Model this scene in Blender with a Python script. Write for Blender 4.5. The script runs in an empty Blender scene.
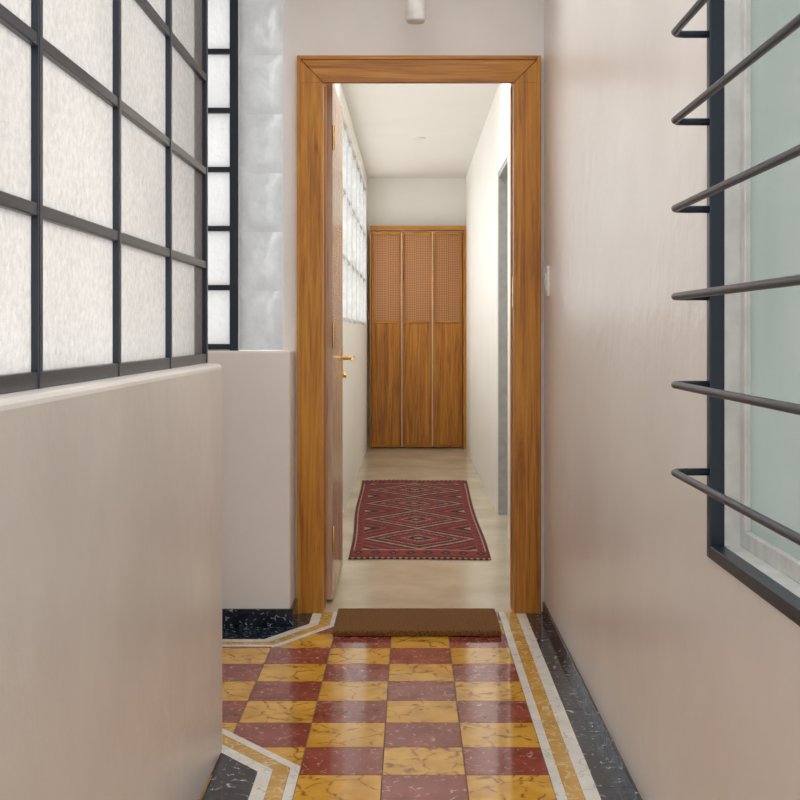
import bpy, bmesh, math, random
from mathutils import Vector, Matrix
random.seed(4)
S = bpy.context.scene
S.view_settings.view_transform = 'Standard'
S.view_settings.exposure = 0.0

# ---------------------------------------------------------------- materials
def new_mat(name):
    m = bpy.data.materials.new(name); m.use_nodes = True
    nt = m.node_tree
    b = nt.nodes['Principled BSDF']
    return m, nt, b
def N(nt, t, **kw):
    n = nt.nodes.new(t)
    for k, v in kw.items():
        if k in n.inputs: n.inputs[k].default_value = v
        else: setattr(n, k, v)
    return n
def coords(nt, scale=(1,1,1), rot=(0,0,0)):
    tc = N(nt, 'ShaderNodeTexCoord'); mp = N(nt, 'ShaderNodeMapping')
    mp.inputs['Scale'].default_value = scale
    mp.inputs['Rotation'].default_value = rot
    nt.links.new(tc.outputs['Object'], mp.inputs['Vector'])
    return mp.outputs['Vector']
def ramp(nt, fac, stops):
    r = N(nt, 'ShaderNodeValToRGB')
    e = r.color_ramp.elements
    while len(e) < len(stops): e.new(0.5)
    for i, (p, c) in enumerate(stops):
        e[i].position = p; e[i].color = (c[0], c[1], c[2], 1)
    nt.links.new(fac, r.inputs['Fac'])
    return r.outputs['Color']
def bump(nt, b, h, strength=0.2, dist=0.01):
    bp = N(nt, 'ShaderNodeBump'); bp.inputs['Strength'].default_value = strength
    bp.inputs['Distance'].default_value = dist
    nt.links.new(h, bp.inputs['Height']); nt.links.new(bp.outputs['Normal'], b.inputs['Normal'])

def plaster(name, c1, c2, rough=0.5, sc=1.6, bs=0.08):
    m, nt, b = new_mat(name)
    v = coords(nt)
    n = N(nt, 'ShaderNodeTexNoise', Scale=sc, Detail=5.0, Roughness=0.6)
    nt.links.new(v, n.inputs['Vector'])
    nt.links.new(ramp(nt, n.outputs['Fac'], [(0.3, c1), (0.7, c2)]), b.inputs['Base Color'])
    n2 = N(nt, 'ShaderNodeTexNoise', Scale=14.0, Detail=6.0)
    nt.links.new(v, n2.inputs['Vector'])
    bump(nt, b, n2.outputs['Fac'], bs, 0.02)
    b.inputs['Roughness'].default_value = rough
    return m
def plain(name, c, rough=0.4, metal=0.0):
    m, nt, b = new_mat(name)
    v = coords(nt)
    n = N(nt, 'ShaderNodeTexNoise', Scale=25.0, Detail=3.0)
    nt.links.new(v, n.inputs['Vector'])
    nt.links.new(ramp(nt, n.outputs['Fac'], [(0.3, [x*0.88 for x in c]), (0.7, [min(1,x*1.08) for x in c])]), b.inputs['Base Color'])
    b.inputs['Roughness'].default_value = rough; b.inputs['Metallic'].default_value = metal
    return m
def wood(name, axis, dark, mid, light, rough=0.40, fine=1.0):
    m, nt, b = new_mat(name)
    s = [22*fine, 22*fine, 22*fine]; s[axis] = 1.3
    v = coords(nt, s)
    n = N(nt, 'ShaderNodeTexNoise', Scale=1.0, Detail=6.0, Roughness=0.65, Distortion=1.2)
    nt.links.new(v, n.inputs['Vector'])
    s2 = [140, 140, 140]; s2[axis] = 5
    v2 = coords(nt, s2)
    n2 = N(nt, 'ShaderNodeTexNoise', Scale=1.0, Detail=3.0)
    nt.links.new(v2, n2.inputs['Vector'])
    mx = N(nt, 'ShaderNodeMath', operation='MULTIPLY_ADD')
    nt.links.new(n2.outputs['Fac'], mx.inputs[0]); mx.inputs[1].default_value = 0.45
    nt.links.new(n.outputs['Fac'], mx.inputs[2])
    nt.links.new(ramp(nt, mx.outputs[0], [(0.50, dark), (0.70, mid), (0.92, light)]), b.inputs['Base Color'])
    bump(nt, b, n2.outputs['Fac'], 0.15, 0.003)
    b.inputs['Roughness'].default_value = rough
    return m
def frosted(name, col, trans=0.85, wav=40.0, bs=0.35, gl=0.12, rough=0.25, clear=0.0, mott=0.0):
    m = bpy.data.materials.new(name); m.use_nodes = True
    nt = m.node_tree; nt.nodes.clear()
    out = N(nt, 'ShaderNodeOutputMaterial')
    v = coords(nt)
    n = N(nt, 'ShaderNodeTexNoise', Scale=wav, Detail=2.0)
    nt.links.new(v, n.inputs['Vector'])
    nb = N(nt, 'ShaderNodeTexNoise', Scale=2.5, Detail=4.0)
    nt.links.new(v, nb.inputs['Vector'])
    cr = ramp(nt, nb.outputs['Fac'], [(0.3, [c*0.86 for c in col]), (0.7, col)])
    if mott:
        nf = N(nt, 'ShaderNodeTexNoise', Scale=wav*1.3, Detail=4.0, Roughness=0.7)
        nt.links.new(v, nf.inputs['Vector'])
        rr = ramp(nt, nf.outputs['Fac'], [(0.35, (1-mott,1-mott,1-mott*0.9)), (0.65, (1,1,1))])
        mm = N(nt, 'ShaderNodeMixRGB', blend_type='MULTIPLY'); mm.inputs[0].default_value = 1.0
        nt.links.new(cr, mm.inputs[1]); nt.links.new(rr, mm.inputs[2]); cr = mm.outputs[0]
    bp = N(nt, 'ShaderNodeBump'); bp.inputs['Strength'].default_value = bs; bp.inputs['Distance'].default_value = 0.01
    nt.links.new(n.outputs['Fac'], bp.inputs['Height'])
    tr = N(nt, 'ShaderNodeBsdfTranslucent'); df = N(nt, 'ShaderNodeBsdfDiffuse'); g = N(nt, 'ShaderNodeBsdfGlossy')
    g.inputs['Roughness'].default_value = rough
    for x in (tr, df): nt.links.new(cr, x.inputs['Color'])
    for x in (tr, df, g): nt.links.new(bp.outputs['Normal'], x.inputs['Normal'])
    m1 = N(nt, 'ShaderNodeMixShader'); m1.inputs[0].default_value = trans
    nt.links.new(df.outputs[0], m1.inputs[1]); nt.links.new(tr.outputs[0], m1.inputs[2])
    m2 = N(nt, 'ShaderNodeMixShader'); m2.inputs[0].default_value = gl
    nt.links.new(m1.outputs[0], m2.inputs[1]); nt.links.new(g.outputs[0], m2.inputs[2])
    last=m2
    if clear:
        tp=N(nt,'ShaderNodeBsdfTransparent'); m3=N(nt,'ShaderNodeMixShader'); m3.inputs[0].default_value=clear
        nt.links.new(m2.outputs[0],m3.inputs[1]); nt.links.new(tp.outputs[0],m3.inputs[2]); last=m3
    nt.links.new(last.outputs[0], out.inputs['Surface'])
    return m
def tile(name, base, base2, vein, vs=9.0, w=0.035, rough=0.2, gate=0.42, nsc=30.0):
    m, nt, b = new_mat(name)
    v = coords(nt)
    d = N(nt, 'ShaderNodeTexNoise', Scale=7.0, Detail=3.0); nt.links.new(v, d.inputs['Vector'])
    add = N(nt, 'ShaderNodeMixRGB', blend_type='ADD'); add.inputs[0].default_value = 0.16
    nt.links.new(v, add.inputs[1]); nt.links.new(d.outputs['Color'], add.inputs[2])
    vo = N(nt, 'ShaderNodeTexVoronoi', feature='DISTANCE_TO_EDGE', Scale=vs)
    nt.links.new(add.outputs[0], vo.inputs['Vector'])
    n = N(nt, 'ShaderNodeTexNoise', Scale=12.0, Detail=5.0); nt.links.new(v, n.inputs['Vector'])
    bc = ramp(nt, n.outputs['Fac'], [(0.35, base), (0.65, base2)])
    n3 = N(nt, 'ShaderNodeTexNoise', Scale=nsc, Detail=3.0); nt.links.new(v, n3.inputs['Vector'])
    mk = ramp(nt, vo.outputs['Distance'], [(0.0, (1,1,1)), (w, (0,0,0))])
    mk2 = ramp(nt, n3.outputs['Fac'], [(gate, (0,0,0)), (gate+0.13, (1,1,1))])
    mu = N(nt, 'ShaderNodeMath', operation='MULTIPLY'); nt.links.new(mk, mu.inputs[0]); nt.links.new(mk2, mu.inputs[1])
    mx = N(nt, 'ShaderNodeMixRGB'); nt.links.new(mu.outputs[0], mx.inputs[0]); nt.links.new(bc, mx.inputs[1])
    mx.inputs[2].default_value = (*vein, 1)
    nt.links.new(mx.outputs[0], b.inputs['Base Color'])
    b.inputs['Roughness'].default_value = rough
    bump(nt, b, n.outputs['Fac'], 0.05, 0.005)
    return m

M = {}
M['wall'] = plaster('plaster_wall', (0.79,0.745,0.715), (0.86,0.825,0.80), 0.42)
M['wall_r'] = plaster('plaster_satin', (0.72,0.68,0.655), (0.87,0.835,0.81), 0.28, 1.1, 0.16)
M['half'] = plaster('plaster_half_wall', (0.66,0.61,0.57), (0.84,0.80,0.765), 0.30, 1.4, 0.14)
M['inner'] = plaster('plaster_inner', (0.86,0.83,0.76), (0.90,0.875,0.815), 0.5)
M['ceil'] = plaster('ceiling_paint', (0.82,0.78,0.72), (0.86,0.82,0.76), 0.7)
M['cement'] = plaster('polished_cement', (0.48,0.41,0.29), (0.67,0.585,0.44), 0.2, 2.4, 0.04)
OD, OM, OL = (0.22,0.065,0.002), (0.46,0.170,0.008), (0.62,0.28,0.022)
M['wz'] = wood('wood_vertical', 2, OD, OM, OL)
M['wx'] = wood('wood_horizontal', 0, OD, OM, OL)
M['panel'] = wood('wood_panel', 2, (0.19,0.055,0.002), (0.41,0.145,0.008), (0.56,0.24,0.02), 0.42, 1.1)
M['leaf'] = wood('wood_door_leaf', 2, (0.42,0.25,0.15), (0.54,0.35,0.23), (0.63,0.43,0.30), 0.18, 0.5)
M['steel'] = plain('steel_navy', (0.010,0.020,0.036), 0.32)
M['whiteframe'] = plain('white_frame_paint', (0.66,0.67,0.66), 0.45)
M['greypaint'] = plain('grey_paint', (0.36,0.36,0.34), 0.5)
M['glass_near'] = frosted('frosted_glass', (0.44,0.435,0.425), 0.92, 55.0, 0.7, 0.10, 0.25, 0.0, 0.18)
M['glass_far'] = frosted('frosted_glass_bright', (0.50,0.51,0.53), 0.9)
M['block'] = frosted('glass_block', (0.43,0.445,0.465), 0.75, 16.0, 0.6, 0.14, 0.3, 0.0, 0.12)
M['glass_green'] = frosted('frosted_glass_green', (0.235,0.275,0.260), 0.5, 30.0, 0.1, 0.12, 0.2)
M['glass_inner'] = frosted('frosted_glass_inner', (0.60,0.62,0.66), 0.9, clear=0.4)
M['brass'] = plain('brass', (0.72,0.48,0.18), 0.25, 1.0)
M['yellow'] = tile('tile_yellow', (0.58,0.29,0.03), (0.76,0.43,0.07), (0.22,0.07,0.012), 10.0, 0.06, 0.08)
M['red'] = tile('tile_red', (0.20,0.032,0.026), (0.30,0.06,0.05), (0.66,0.42,0.36), 22.0, 0.05, 0.08, 0.50, 45.0)
M['black'] = tile('tile_black', (0.004,0.009,0.019), (0.012,0.020,0.038), (0.58,0.66,0.70), 30.0, 0.08, 0.10, 0.53, 50.0)
M['white'] = tile('tile_white', (0.72,0.71,0.65), (0.84,0.82,0.76), (0.42,0.40,0.34), 14.0, 0.03, 0.14)
M['ystripe'] = tile('tile_ochre', (0.50,0.27,0.035), (0.66,0.38,0.08), (0.72,0.62,0.42), 26.0, 0.08, 0.14)
M['grout'] = plain('grout', (0.14,0.08,0.045), 0.7)
M['plastic'] = plain('white_plastic', (0.80,0.79,0.76), 0.35)
M['lit_gap'] = plain('lit_gap_strip', (0.66,0.52,0.38), 0.5)  # pale colour stands in for light showing through the screen gaps

# coir mat
m, nt, b = new_mat('coir'); v = coords(nt, (1,1,1))
n = N(nt, 'ShaderNodeTexNoise', Scale=180.0, Detail=4.0); nt.links.new(v, n.inputs['Vector'])
nt.links.new(ramp(nt, n.outputs['Fac'], [(0.3,(0.10,0.035,0.006)),(0.7,(0.33,0.15,0.03))]), b.inputs['Base Color'])
bump(nt, b, n.outputs['Fac'], 1.0, 0.01); b.inputs['Roughness'].default_value = 0.95
M['coir'] = m
# cane weave
m, nt, b = new_mat('cane_weave')
v = coords(nt, (1,1,1), (0, math.radians(45), 0))
ck = N(nt, 'ShaderNodeTexChecker', Scale=90.0); nt.links.new(v, ck.inputs['Vector'])
ck.inputs['Color1'].default_value = (0.52,0.25,0.10,1); ck.inputs['Color2'].default_value = (0.30,0.12,0.04,1)
nt.links.new(ck.outputs['Color'], b.inputs['Base Color']); b.inputs['Roughness'].default_value = 0.6
bump(nt, b, ck.outputs['Fac'], 0.3, 0.003)
M['cane'] = m
def yarn(name, c):
    m, nt, b = new_mat(name); v = coords(nt)
    n = N(nt, 'ShaderNodeTexNoise', Scale=90.0, Detail=3.0); nt.links.new(v, n.inputs['Vector'])
    nt.links.new(ramp(nt, n.outputs['Fac'], [(0.3,[x*0.6 for x in c]),(0.7,[min(1,x*1.25) for x in c])]), b.inputs['Base Color'])
    bump(nt, b, n.outputs['Fac'], 0.6, 0.005); b.inputs['Roughness'].default_value = 0.95
    return m
RUG = [yarn('yarn_red',(0.23,0.020,0.018)), yarn('yarn_dark',(0.020,0.010,0.016)),
       yarn('yarn_cream',(0.36,0.22,0.15)), yarn('yarn_rust',(0.30,0.06,0.03)), yarn('yarn_wine',(0.11,0.012,0.014))]

# ---------------------------------------------------------------- builder
class B:
    def __init__(s, name, bevel=0.0, smooth=False):
        s.name=name; s.bm=bmesh.new(); s.mats=[]; s.bevel=bevel; s.smooth=smooth
    def mi(s, mat):
        if mat not in s.mats: s.mats.append(mat)
        return s.mats.index(mat)
    def box(s, lo, hi, mat, M4=None):
        i = s.mi(mat)
        vs=[s.bm.verts.new((x,y,z)) for x in (lo[0],hi[0]) for y in (lo[1],hi[1]) for z in (lo[2],hi[2])]
        for f in ((0,1,3,2),(4,6,7,5),(0,4,5,1),(2,3,7,6),(0,2,6,4),(1,5,7,3)):
            fc=s.bm.faces.new([vs[k] for k in f]); fc.material_index=i
        if M4:
            for v in vs: v.co = M4 @ v.co
        return vs
    def quad(s, pts, mat):
        f=s.bm.faces.new([s.bm.verts.new(p) for p in pts]); f.material_index=s.mi(mat)
    def poly(s, pts, z0, z1, mat):
        i=s.mi(mat); a=[s.bm.verts.new((p[0],p[1],z0)) for p in pts]; c=[s.bm.verts.new((p[0],p[1],z1)) for p in pts]
        n=len(pts)
        fs=[s.bm.faces.new(c), s.bm.faces.new(a[::-1])]
        for k in range(n): fs.append(s.bm.faces.new((a[k],a[(k+1)%n],c[(k+1)%n],c[k])))
        for f in fs: f.material_index=i
    def tube(s, pts, r, mat, seg=12):
        i=s.mi(mat); pts=[Vector(p) for p in pts]; rings=[]
        rs = r if isinstance(r,(list,tuple)) else [r]*len(pts)
        up=None
        for k,p in enumerate(pts):
            if k==0: t=pts[1]-pts[0]
            elif k==len(pts)-1: t=pts[-1]-pts[-2]
            else: t=(pts[k+1]-p).normalized()+(p-pts[k-1]).normalized()
            t.normalize()
            if up is None:
                up = Vector((0,0,1)) if abs(t.z)<0.9 else Vector((1,0,0))
            a=t.cross(up).normalized(); u=a.cross(t).normalized(); up=u
            rings.append([s.bm.verts.new(p+a*math.cos(q)*rs[k]+u*math.sin(q)*rs[k]) for q in [2*math.pi*j/seg for j in range(seg)]])
        for k in range(len(rings)-1):
            for j in range(seg):
                f=s.bm.faces.new((rings[k][j],rings[k][(j+1)%seg],rings[k+1][(j+1)%seg],rings[k+1][j])); f.material_index=i; f.smooth=True
        for rg in (rings[0][::-1], rings[-1]):
            f=s.bm.faces.new(rg); f.material_index=i
    def done(s):
        bmesh.ops.recalc_face_normals(s.bm, faces=s.bm.faces)
        me=bpy.data.meshes.new(s.name); s.bm.to_mesh(me); s.bm.free()
        for m in s.mats: me.materials.append(m)
        o=bpy.data.objects.new(s.name, me); S.collection.objects.link(o)
        if s.bevel:
            md=o.modifiers.new('bevel','BEVEL'); md.width=s.bevel; md.segments=3; md.limit_method='ANGLE'
        return o

XR=0.503; XL=-0.475; YE=3.15; YD=4.72; YD2=4.87; YB=11.5; ZC=2.6; ZI=2.48

# ---------------------------------------------------------------- shell
w=B('wall_right')
def wr(y0,y1,z0,z1): w.box((XR,y0,z0),(XR+0.15,y1,z1),M['wall_r'])
wr(-1.5,0.70,0,ZC); wr(0.70,2.11,0,0.68); wr(0.70,2.11,2.3,ZC); wr(2.11,YD2,0,ZC)
w.done()
w=B('wall_right_inner')
I=M['inner']
w.box((XR,YD2,0),(XR+0.25,6.49,ZC),I); w.box((XR,6.49,1.98),(XR+0.25,7.25,ZC),I); w.box((XR,7.25,0),(XR+0.25,YB,ZC),I)
w.box((XR+0.25,6.3,0),(XR+0.30,7.45,ZC),I)
w.done()
w=B('trim_doorway',bevel=0.002)
w.box((XR+0.004,7.225,0.0),(XR+0.246,7.25,1.98),M['greypaint']); w.box((XR+0.004,6.49,0.0),(XR+0.246,6.515,1.98),M['greypaint'])
w.box((XR+0.004,6.515,1.955),(XR+0.246,7.225,1.98),M['greypaint'])
w.done()
w=B('wall_left', bevel=0.012)
hp=[(XL,-1.5),(XL,YE),(-1.6,YE),(-1.6,YE-0.13),(XL-0.13,YE-0.13),(XL-0.13,-1.5)]
w.poly(hp,0,0.98,M['half'])
w.done()
w=B('wall_alcove', bevel=0.008)
w.box((-1.6,4.51,0),(-0.4376,YD,0.99),M['wall'])
w.done()
w=B('wall_alcove_side')
w.box((-1.72,YE-0.13,0),(-1.6,YD2,ZC),M['wall']); w.done()
w=B('wall_door')
w.box((-0.481,YD,0),(-0.34,YD2,ZC),M['wall']); w.box((0.395,YD,0),(XR,YD2,ZC),M['wall'])
w.box((-0.34,YD,2.05),(0.395,YD2,ZC),M['wall'])
w.box((-1.6,YD,0),(-0.481,YD2,0.99),M['wall']); w.box((-1.6,YD,2.40),(-0.481,YD2,ZC),M['wall'])
w.done()
w=B('wall_left_inner')
LI=-0.40
w.box((LI-0.12,YD2,0),(LI,YB,1.12),I); w.box((LI-0.12,YD2,2.36),(LI,YB,ZC),I)
w.box((LI-0.12,YD2,1.12),(LI,5.9,2.36),I); w.box((LI-0.12,11.25,1.12),(LI,YB,2.36),I)
w.done()
w=B('wall_back'); w.box((LI-0.12,YB,0),(XR+0.25,YB+0.12,ZC),I); w.done()
def ceiling_with_light_opening(name,x0,x1,y0,y1,sx0,sx1,sy0,sy1,z,mat):  # ceiling slab with an added opening that lets sky light in
    w=B(name)
    w.box((x0,y0,z),(x1,sy0,z+0.1),mat); w.box((x0,sy1,z),(x1,y1,z+0.1),mat)
    w.box((x0,sy0,z),(sx0,sy1,z+0.1),mat); w.box((sx1,sy0,z),(x1,sy1,z+0.1),mat)
    w.done()
ceiling_with_light_opening('ceiling',-1.72,XR+0.15,-1.5,YD2,-0.42,0.40,-0.3,4.1,ZC,M['ceil'])  # opening out of view, added to brighten the foyer
ceiling_with_light_opening('ceiling_inner',LI-0.12,XR+0.30,YD2,YB+0.12,LI+0.03,XR-0.03,4.95,6.9,ZI,M['ceil'])  # opening before the visible ceiling, added to light the inner corridor
w=B('wall_left_upper'); w.poly(hp,2.42,ZC,M['wall']); w.done()

# ---------------------------------------------------------------- floor
f=B('floor')
f.box((-1.72,-1.5,-0.08),(XR+0.15,YD2,-0.002),M['grout'])
x0=-0.069; y0=2.984; T=0.2; g=0.0015
for i in range(-8,3):
    for j in range(-23,9):
        a=x0+i*T; c=y0+j*T
        X0,X1,Y0,Y1=a+g,min(a+T,XR)-g,c+g,min(c+T,YD)-g
        mat=M['red'] if (i+j)%2==1 else M['yellow']
        if Y1<=Y0: continue
        f.box((X0,Y0,-0.004),(X1,Y1,0.0),mat)
def offs(path,d):
    out=[]
    for k,p in enumerate(path):
        p=Vector(p); ns=[]
        if k>0: e=(p-Vector(path[k-1])).normalized(); ns.append(Vector((-e.y,e.x)))
        if k<len(path)-1: e=(Vector(path[k+1])-p).normalized(); ns.append(Vector((-e.y,e.x)))
        if len(ns)==1: out.append(p+ns[0]*d)
        else:
            b=(ns[0]+ns[1]).normalized(); out.append(p+b*(d/b.dot(ns[0])))
    return out
def bands(path,specs):
    for d0,d1,mat in specs:
        A=offs(path,d0); C=offs(path,d1)
        for k in range(len(path)-1):
            f.poly([A[k],A[k+1],C[k+1],C[k]],-0.003,0.0008,mat)
sp=[(0,0.024,M['white']),(0.025,0.064,M['ystripe']),(0.065,0.10,M['white'])]
PA=[(-0.269,-1.5),(-0.269,3.04),(-0.58,3.43),(-1.6,3.43)]
PB=[(-0.27,YD),(-0.27,4.5),(-0.45,4.2),(-1.6,4.2)]
bands(PA,sp)
bands(PB,[(-b_,-a_,m_) for a_,b_,m_ in sp])
bands([(0.331,YD),(0.331,-1.5)],sp)
f.poly(PA+[(-1.6,YE),(XL,YE),(XL,-1.5)],-0.003,0.0004,M['black'])
f.poly(PB+[(-1.6,4.51),(-0.4376,4.51),(-0.4376,YD)],-0.003,0.0004,M['black'])
yy=-1.5
while yy<YD:
    y1=min(yy+0.2,YD)
    f.box((0.432,yy+0.001,-0.003),(XR,y1-0.001,0.0008),M['black']); yy+=0.2
f.done()
f=B('floor_inner'); f.box((LI-0.12,YD,-0.08),(XR+0.30,YB+0.12,0.0),M['cement']); f.done()
b_=B('baseboard_right',bevel=0.002); b_.box((XR-0.008,-1.5,0.0009),(XR,YD-0.03,0.045),M['black']); b_.done()
b_=B('baseboard_alcove',bevel=0.002); b_.box((-1.6,4.498,0.0009),(-0.4256,4.51,0.06),M['black']); b_.box((-0.4376,4.51,0.0009),(-0.4256,YD-0.03,0.06),M['black']); b_.done()

# ---------------------------------------------------------------- door frame
d=B('door_frame',bevel=0.004)
XO0,XO1,XI0,XI1=-0.429,0.489,-0.332,0.388
ZT=2.10; ZH=2.0
d.box((XO0,YD-0.025,0),(XI0,YD+0.0,ZH),M['wz'])
d.box((XI1,YD-0.025,0),(XO1,YD,ZH),M['wz'])
def prism(pts,y0,y1,mat):
    i=d.mi(mat); a=[d.bm.verts.new((p[0],y0,p[1])) for p in pts]; c=[d.bm.verts.new((p[0],y1,p[1])) for p in pts]
    n=len(pts); fs=[d.bm.faces.new(a),d.bm.faces.new(c[::-1])]
    for k in range(n): fs.append(d.bm.faces.new((a[k],c[k],c[(k+1)%n],a[(k+1)%n])))
    for q in fs: q.material_index=i
prism([(XI0,ZH),(XI1,ZH),(XO1-0.002,ZT),(XO0+0.002,ZT)],YD-0.025,YD,M['wx'])
prism([(XO0,ZH),(XI0-0.001,ZH),(XO0,ZT-0.002)],YD-0.025,YD,M['wz'])
prism([(XI1+0.001,ZH),(XO1,ZH),(XO1,ZT-0.002)],YD-0.025,YD,M['wz'])
d.box((XO0,YD-0.032,0),(XO0+0.014,YD-0.025,ZT),M['wz']); d.box((XO1-0.014,YD-0.032,0),(XO1,YD-0.025,ZT),M['wz'])
d.box((XO0+0.014,YD-0.032,ZT-0.014),(XO1-0.014,YD-0.025,ZT),M['wx'])
d.box((XI0-0.008,YD,0),(XI0,YD2,ZH+0.05),M['wz']); d.box((XI1,YD,0),(XI1+0.007,YD2,ZH+0.05),M['wz'])
d.box((XI0,YD,ZH+0.03),(XI1,YD2,ZH+0.05),M['wx'])
d.box((XI1-0.005,YD+0.06,0),(XI1,YD+0.10,ZH),M['wz']); d.box((XI0,YD+0.06,0),(XI0+0.005,YD+0.10,ZH),M['wz'])
d.box((XI1-0.002,YD+0.01,1.15),(XI1+0.001,YD+0.045,1.27),M['brass'])
d.done()
d=B('door_1',bevel=0.003)
lx0,lx1=-0.345,-0.307; ly0,ly1=4.885,5.60
d.box((lx0,ly0,0.012),(lx1,ly1,2.04),M['leaf'])
for z in (0.25,1.05,1.82):
    d.tube([(lx1+0.004,ly0-0.006,z-0.05),(lx1+0.004,ly0-0.006,z+0.05)],0.006,M['brass'])
hy=ly1-0.06; hz=0.945
d.box((lx1,hy-0.02,hz-0.10),(lx1+0.004,hy+0.02,hz+0.05),M['brass'])
d.tube([(lx1,hy,hz),(lx1+0.045,hy,hz),(lx1+0.052,hy-0.01,hz),(lx1+0.052,hy-0.12,hz-0.004)],[0.010,0.009,0.010,0.008],M['brass'])
d.tube([(lx1,hy,hz-0.075),(lx1+0.02,hy,hz-0.075)],0.013,M['brass'])
d.box((lx0-0.004,hy-0.02,hz-0.10),(lx0,hy+0.02,hz+0.05),M['brass'])
d.done()

# ---------------------------------------------------------------- left steel window
XW=-0.535
wdw=B('window_1',bevel=0.002)
ys=[3.205-0.48*k for k in range(0,10)]
zs=[0.992+0.24*k for k in range(0,7)]
bw=0.009
for k,y in enumerate(ys):
    wdw.box((XW-0.012,y-bw,0.98),(XW+0.012,y+bw,2.42),M['steel'])
for k,z in enumerate(zs):
    t=0.0095 if k else 0.012
    wdw.box((XW-0.010,ys[-1],z-t),(XW+0.010,ys[0],z+t),M['steel'])
wdw.quad([(XW,ys[-1],0.99),(XW,ys[0],0.99),(XW,ys[0],2.42),(XW,ys[-1],2.42)],M['glass_near'])
wdw.done()
wdw=B('window_2',bevel=0.002)
yw=YE-0.065
for k in range(0,4):
    x=-0.56-0.345*k
    wdw.box((x-bw,yw-0.014,0.98),(x+bw,yw+0.014,2.42),M['steel'])
for z in zs: wdw.box((-1.6,yw-0.012,z-bw),(-0.56,yw+0.012,z+bw),M['steel'])
wdw.quad([(-1.6,yw,0.99),(-0.56,yw,0.99),(-0.56,yw,2.42),(-1.6,yw,2.42)],M['glass_near'])
wdw.done()
wdw=B('window_3',bevel=0.002)
yf=4.70
zf=[1.005+0.222*k for k in range(7)]
for x in (-0.665,-0.97,-1.27,-1.58):
    wdw.box((x-0.016,yf-0.02,0.99),(x+0.016,yf+0.02,2.40),M['steel'])
for z in zf: wdw.box((-1.6,yf-0.016,z-0.010),(-0.665,yf+0.016,z+0.010),M['steel'])
wdw.quad([(-1.6,yf,0.99),(-0.665,yf,0.99),(-0.665,yf,2.40),(-1.6,yf,2.40)],M['glass_far'])
wdw.done()
nu,nv=10,12
vs=[];fs=[]
for k in range(7):
    z0=0.992+0.222*k; z1=min(z0+0.222,2.40)
    if z1-z0<0.03: continue
    base=len(vs)
    for j in range(nv+1):
        for i in range(nu+1):
            u=i/nu; v=j/nv
            pu=1-abs(2*u-1)**4; pv=1-abs(2*v-1)**4
            vs.append((-0.648+0.166*u, 4.70-0.018*pu*pv-0.005*pu, z0+(z1-z0)*v))
    for j in range(nv):
        for i in range(nu):
            p=base+j*(nu+1)+i; fs.append((p,p+1,p+nu+2,p+nu+1))
me=bpy.data.meshes.new('window_4'); me.from_pydata(vs,[],fs); me.materials.append(M['block'])
for p in me.polygons: p.use_smooth=True
o=bpy.data.objects.new('window_4',me); S.collection.objects.link(o)

# ---------------------------------------------------------------- right window with bars
wdw=B('window_5',bevel=0.002)
a,c=0.70,2.11
z0,z1=0.68,2.3
def ring(x0,x1,t,ya,yb,za,zb,mat):
    wdw.box((x0,ya,za),(x1,ya+t,zb),mat); wdw.box((x0,yb-t,za),(x1,yb,zb),mat)
    wdw.box((x0,ya+t,za),(x1,yb-t,za+t),mat); wdw.box((x0,ya+t,zb-t),(x1,yb-t,zb),mat)
ring(XR-0.003,XR+0.022,0.022,a,c,z0,z1,M['steel'])
ring(XR+0.022,XR+0.10,0.022,a,c,z0,z1,M['whiteframe'])
ring(XR+0.048,XR+0.10,0.028,a+0.022,c-0.022,z0+0.022,z1-0.022,M['whiteframe'])
wdw.box((XR+0.055,1.38,z0+0.03),(XR+0.085,1.42,z1-0.03),M['whiteframe'])
xg=XR+0.058
wdw.quad([(xg,a+0.03,z0+0.03),(xg,c-0.03,z0+0.03),(xg,c-0.03,z1-0.03),(xg,a+0.03,z1-0.03)],M['glass_green'])
win5=wdw.done()
g_=B('security_grille')
XB=0.440
for k in range(10):
    z=0.825+0.147*k
    r=0.0062
    ye=2.095; yn=0.715
    pts=[(XR-0.002,ye,z),(XB+0.02,ye,z),(XB+0.006,ye-0.004,z),(XB,ye-0.016,z),(XB,ye-0.03,z),
         (XB,yn+0.03,z),(XB,yn+0.016,z),(XB+0.006,yn+0.004,z),(XB+0.02,yn,z),(XR-0.002,yn,z)]
    g_.tube(pts,r,M['steel'],14)
go=g_.done(); go.parent=win5

# ---------------------------------------------------------------- inner window
wdw=B('window_6',bevel=0.002)
ya,yb=5.9,11.25
xw=LI-0.05
n=8
for k in range(n+1):
    y=ya+(yb-ya)*k/n
    wdw.box((xw-0.03,max(ya,y-0.02),1.12),(xw+0.045,min(yb,y+0.02),2.36),M['whiteframe'])
for z in (1.135,1.53,1.94,2.345):
    wdw.box((xw-0.02,ya,z-0.015),(xw+0.03,yb,z+0.015),M['whiteframe'])
wdw.quad([(xw,ya,1.12),(xw,yb,1.12),(xw,yb,2.36),(xw,ya,2.36)],M['glass_inner'])
wdw.done()

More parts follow.
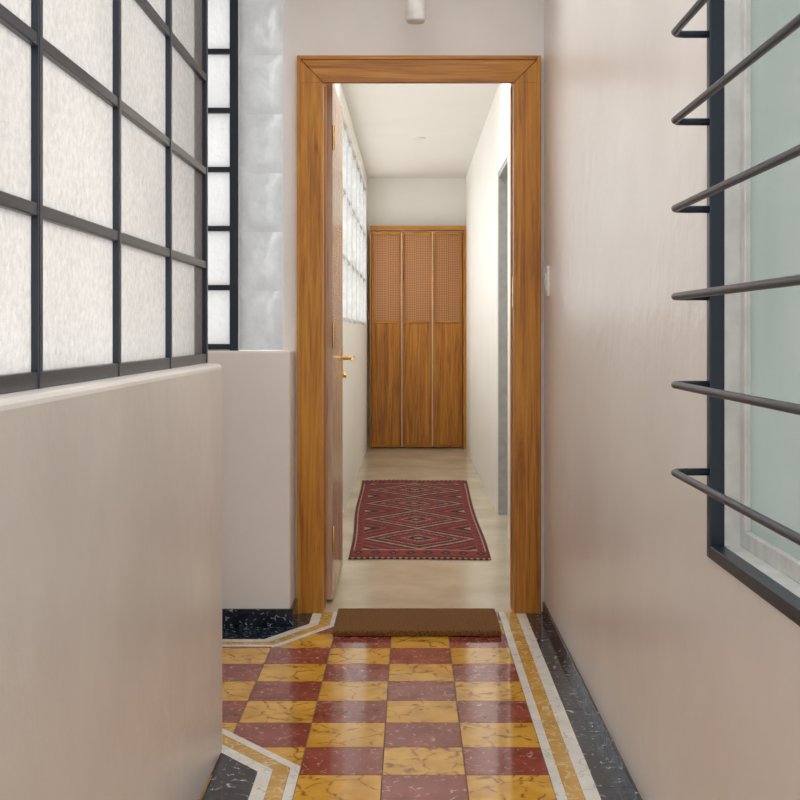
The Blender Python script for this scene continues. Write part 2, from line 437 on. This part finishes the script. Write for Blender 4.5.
# ---------------------------------------------------------------- folding screen
sc=B('folding_screen',bevel=0.003)
ysn=11.36
xs0=-0.375; pw=0.266; gp=0.012
for k in range(3):
    xa=xs0+0.02+k*(pw+gp)
    ang=math.radians(4)*(1 if k%2==0 else -1)
    MM=Matrix.Translation((xa+pw/2,ysn,0))@Matrix.Rotation(ang,4,'Z')
    h=pw/2; s_=0.016
    sc.box((-h,-0.014,0.012),(-h+s_,0.014,1.97),M['panel'],MM)
    sc.box((h-s_,-0.014,0.012),(h,0.014,1.97),M['panel'],MM)
    sc.box((-h+s_,-0.014,1.945),(h-s_,0.014,1.97),M['wx'],MM)
    sc.box((-h+s_,-0.014,1.14),(h-s_,0.014,1.16),M['wx'],MM)
    sc.box((-h+s_,-0.014,0.012),(h-s_,0.014,0.035),M['wx'],MM)
    sc.box((-h+s_,-0.008,0.035),(h-s_,0.008,1.14),M['panel'],MM)
    sc.box((-h+s_,-0.005,1.16),(h-s_,0.005,1.945),M['cane'],MM)
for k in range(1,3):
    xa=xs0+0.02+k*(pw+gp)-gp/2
    sc.box((xa-0.005,ysn-0.024,0.02),(xa+0.005,ysn-0.004,1.97),M['lit_gap'])  # strip added between panels to look like a lit gap
sc.box((xs0,ysn-0.03,0.0),(xs0+0.016,ysn+0.05,1.985),M['wz'])
xe=xs0+0.02+3*(pw+gp)
sc.box((xe-0.004,ysn-0.03,0.0),(xe+0.034,ysn+0.05,1.985),M['wz'])
sc.box((xs0,ysn-0.03,1.985),(xe+0.034,ysn+0.05,2.025),M['wx'])
sc.done()

# ---------------------------------------------------------------- rug
def rug():
    nx,ny=96,340
    xa,xb,y_a,y_b=-0.292,0.368,5.80,8.87
    vs=[];fs=[];mi=[]
    for j in range(ny+1):
        v=j/ny
        sk=-0.06*v+0.006*math.sin(v*9); ex=0.006*math.sin(v*7+1)
        for i_ in range(nx+1):
            u=i_/nx
            x=xa+(xb-xa)*u+sk*(1-u)+(0.02*v+ex)*u
            y=y_a+(y_b-y_a)*v+0.012*math.sin(u*5)
            vs.append((x,y,0.007+0.0012*math.sin(u*11+v*17)))
    def col(u,v):
        U=abs(u-0.5)*2; L=4.5
        y=v*L
        e=min(y,L-y)
        if e<0.04: return 2 if (int(u*48)%2) else 4
        if U>0.95 or e<0.10: return 4
        if U>0.84 or e<0.34:
            if U>0.84 and e>=0.30: q=(y/0.15)%1; p=(U-0.84)/0.11
            else: q=(u*8)%1; p=(e-0.10)/0.24
            dd=abs(q-0.5)*1.2+abs(p-0.5)
            if p>0.92: return 2
            if dd<0.15: return 3
            if dd<0.38: return 1
            return 0
        n_=4; t=(y-0.34)/(L-0.68)*n_; c_=t-math.floor(t)
        sgn=int(U*40+c_*30)
        dd=abs(c_-0.5)*2+U/0.84
        if dd<0.10: return 2
        if dd<0.26: return 1
        if dd<0.34: return 2 if sgn%3 else 3
        if dd<0.56: return 0
        if dd<0.66: return 1
        if dd<0.74: return 2 if sgn%2 else 3
        if dd<0.92: return 4
        if dd<1.02: return 2
        if dd<1.14: return 1
        if dd<1.36: return 0
        s=abs(c_-0.5)*2
        d2=(1-s)+abs(1-U/0.84)
        if d2<0.15: return 2
        if d2<0.35: return 1
        if d2<0.45: return 3
        return 4
    W=nx+1
    for j in range(ny):
        for i_ in range(nx):
            fs.append((j*W+i_,j*W+i_+1,(j+1)*W+i_+1,(j+1)*W+i_)); mi.append(col((i_+.5)/nx,(j+.5)/ny))
    me=bpy.data.meshes.new('rug'); me.from_pydata(vs,[],fs)
    for m_ in RUG: me.materials.append(m_)
    me.polygons.foreach_set('material_index',mi); me.update()
    o=bpy.data.objects.new('patterned_rug',me); S.collection.objects.link(o)
    md=o.modifiers.new('thick','SOLIDIFY'); md.thickness=0.005; md.offset=-1
rug()

mt=B('doormat',bevel=0.006); mt.box((-0.274,4.335,0.001),(0.315,4.69,0.022),M['coir']); o=mt.done()

# ---------------------------------------------------------------- small fittings
l=B('ceiling_lamp')
l.tube([(0.016,4.45,ZC),(0.016,4.45,ZC-0.03)],0.05,M['plastic'],32)
l.tube([(0.016,4.45,ZC-0.03),(0.016,4.45,2.175),(0.016,4.45,2.165)],[0.036,0.036,0.03],M['plastic'],32)
l.done()
l=B('recessed_downlight'); l.tube([(0.066,9.13,ZI),(0.066,9.13,ZI-0.008)],[0.045,0.04],M['plastic'],24); l.done()
l=B('light_switch',bevel=0.002); l.box((XR-0.010,4.52,1.19),(XR,4.60,1.30),M['plastic']); l.box((XR-0.014,4.54,1.215),(XR-0.01,4.58,1.275),M['plastic']); l.done()

# ---------------------------------------------------------------- light
wd=bpy.data.worlds.new('World'); S.world=wd; wd.use_nodes=True
bg=wd.node_tree.nodes['Background']; bg.inputs['Color'].default_value=(1.0,0.99,0.965,1); bg.inputs['Strength'].default_value=2.9
sl=bpy.data.lights.new('sun','SUN'); sl.energy=2.2; sl.angle=math.radians(50); sl.color=(1.0,0.96,0.9)
so=bpy.data.objects.new('sun',sl); S.collection.objects.link(so)
so.rotation_euler=Vector((0.85,0.15,-0.75)).to_track_quat('-Z','Y').to_euler()

cam=bpy.data.cameras.new('camera'); co=bpy.data.objects.new('camera',cam); S.collection.objects.link(co)
co.location=(0,0,1.06); co.rotation_euler=(math.radians(90),0,0)
cam.sensor_width=36; cam.lens=1247/800*36; cam.shift_x=-11/800; cam.shift_y=-68/800
cam.clip_start=0.02
S.camera=co
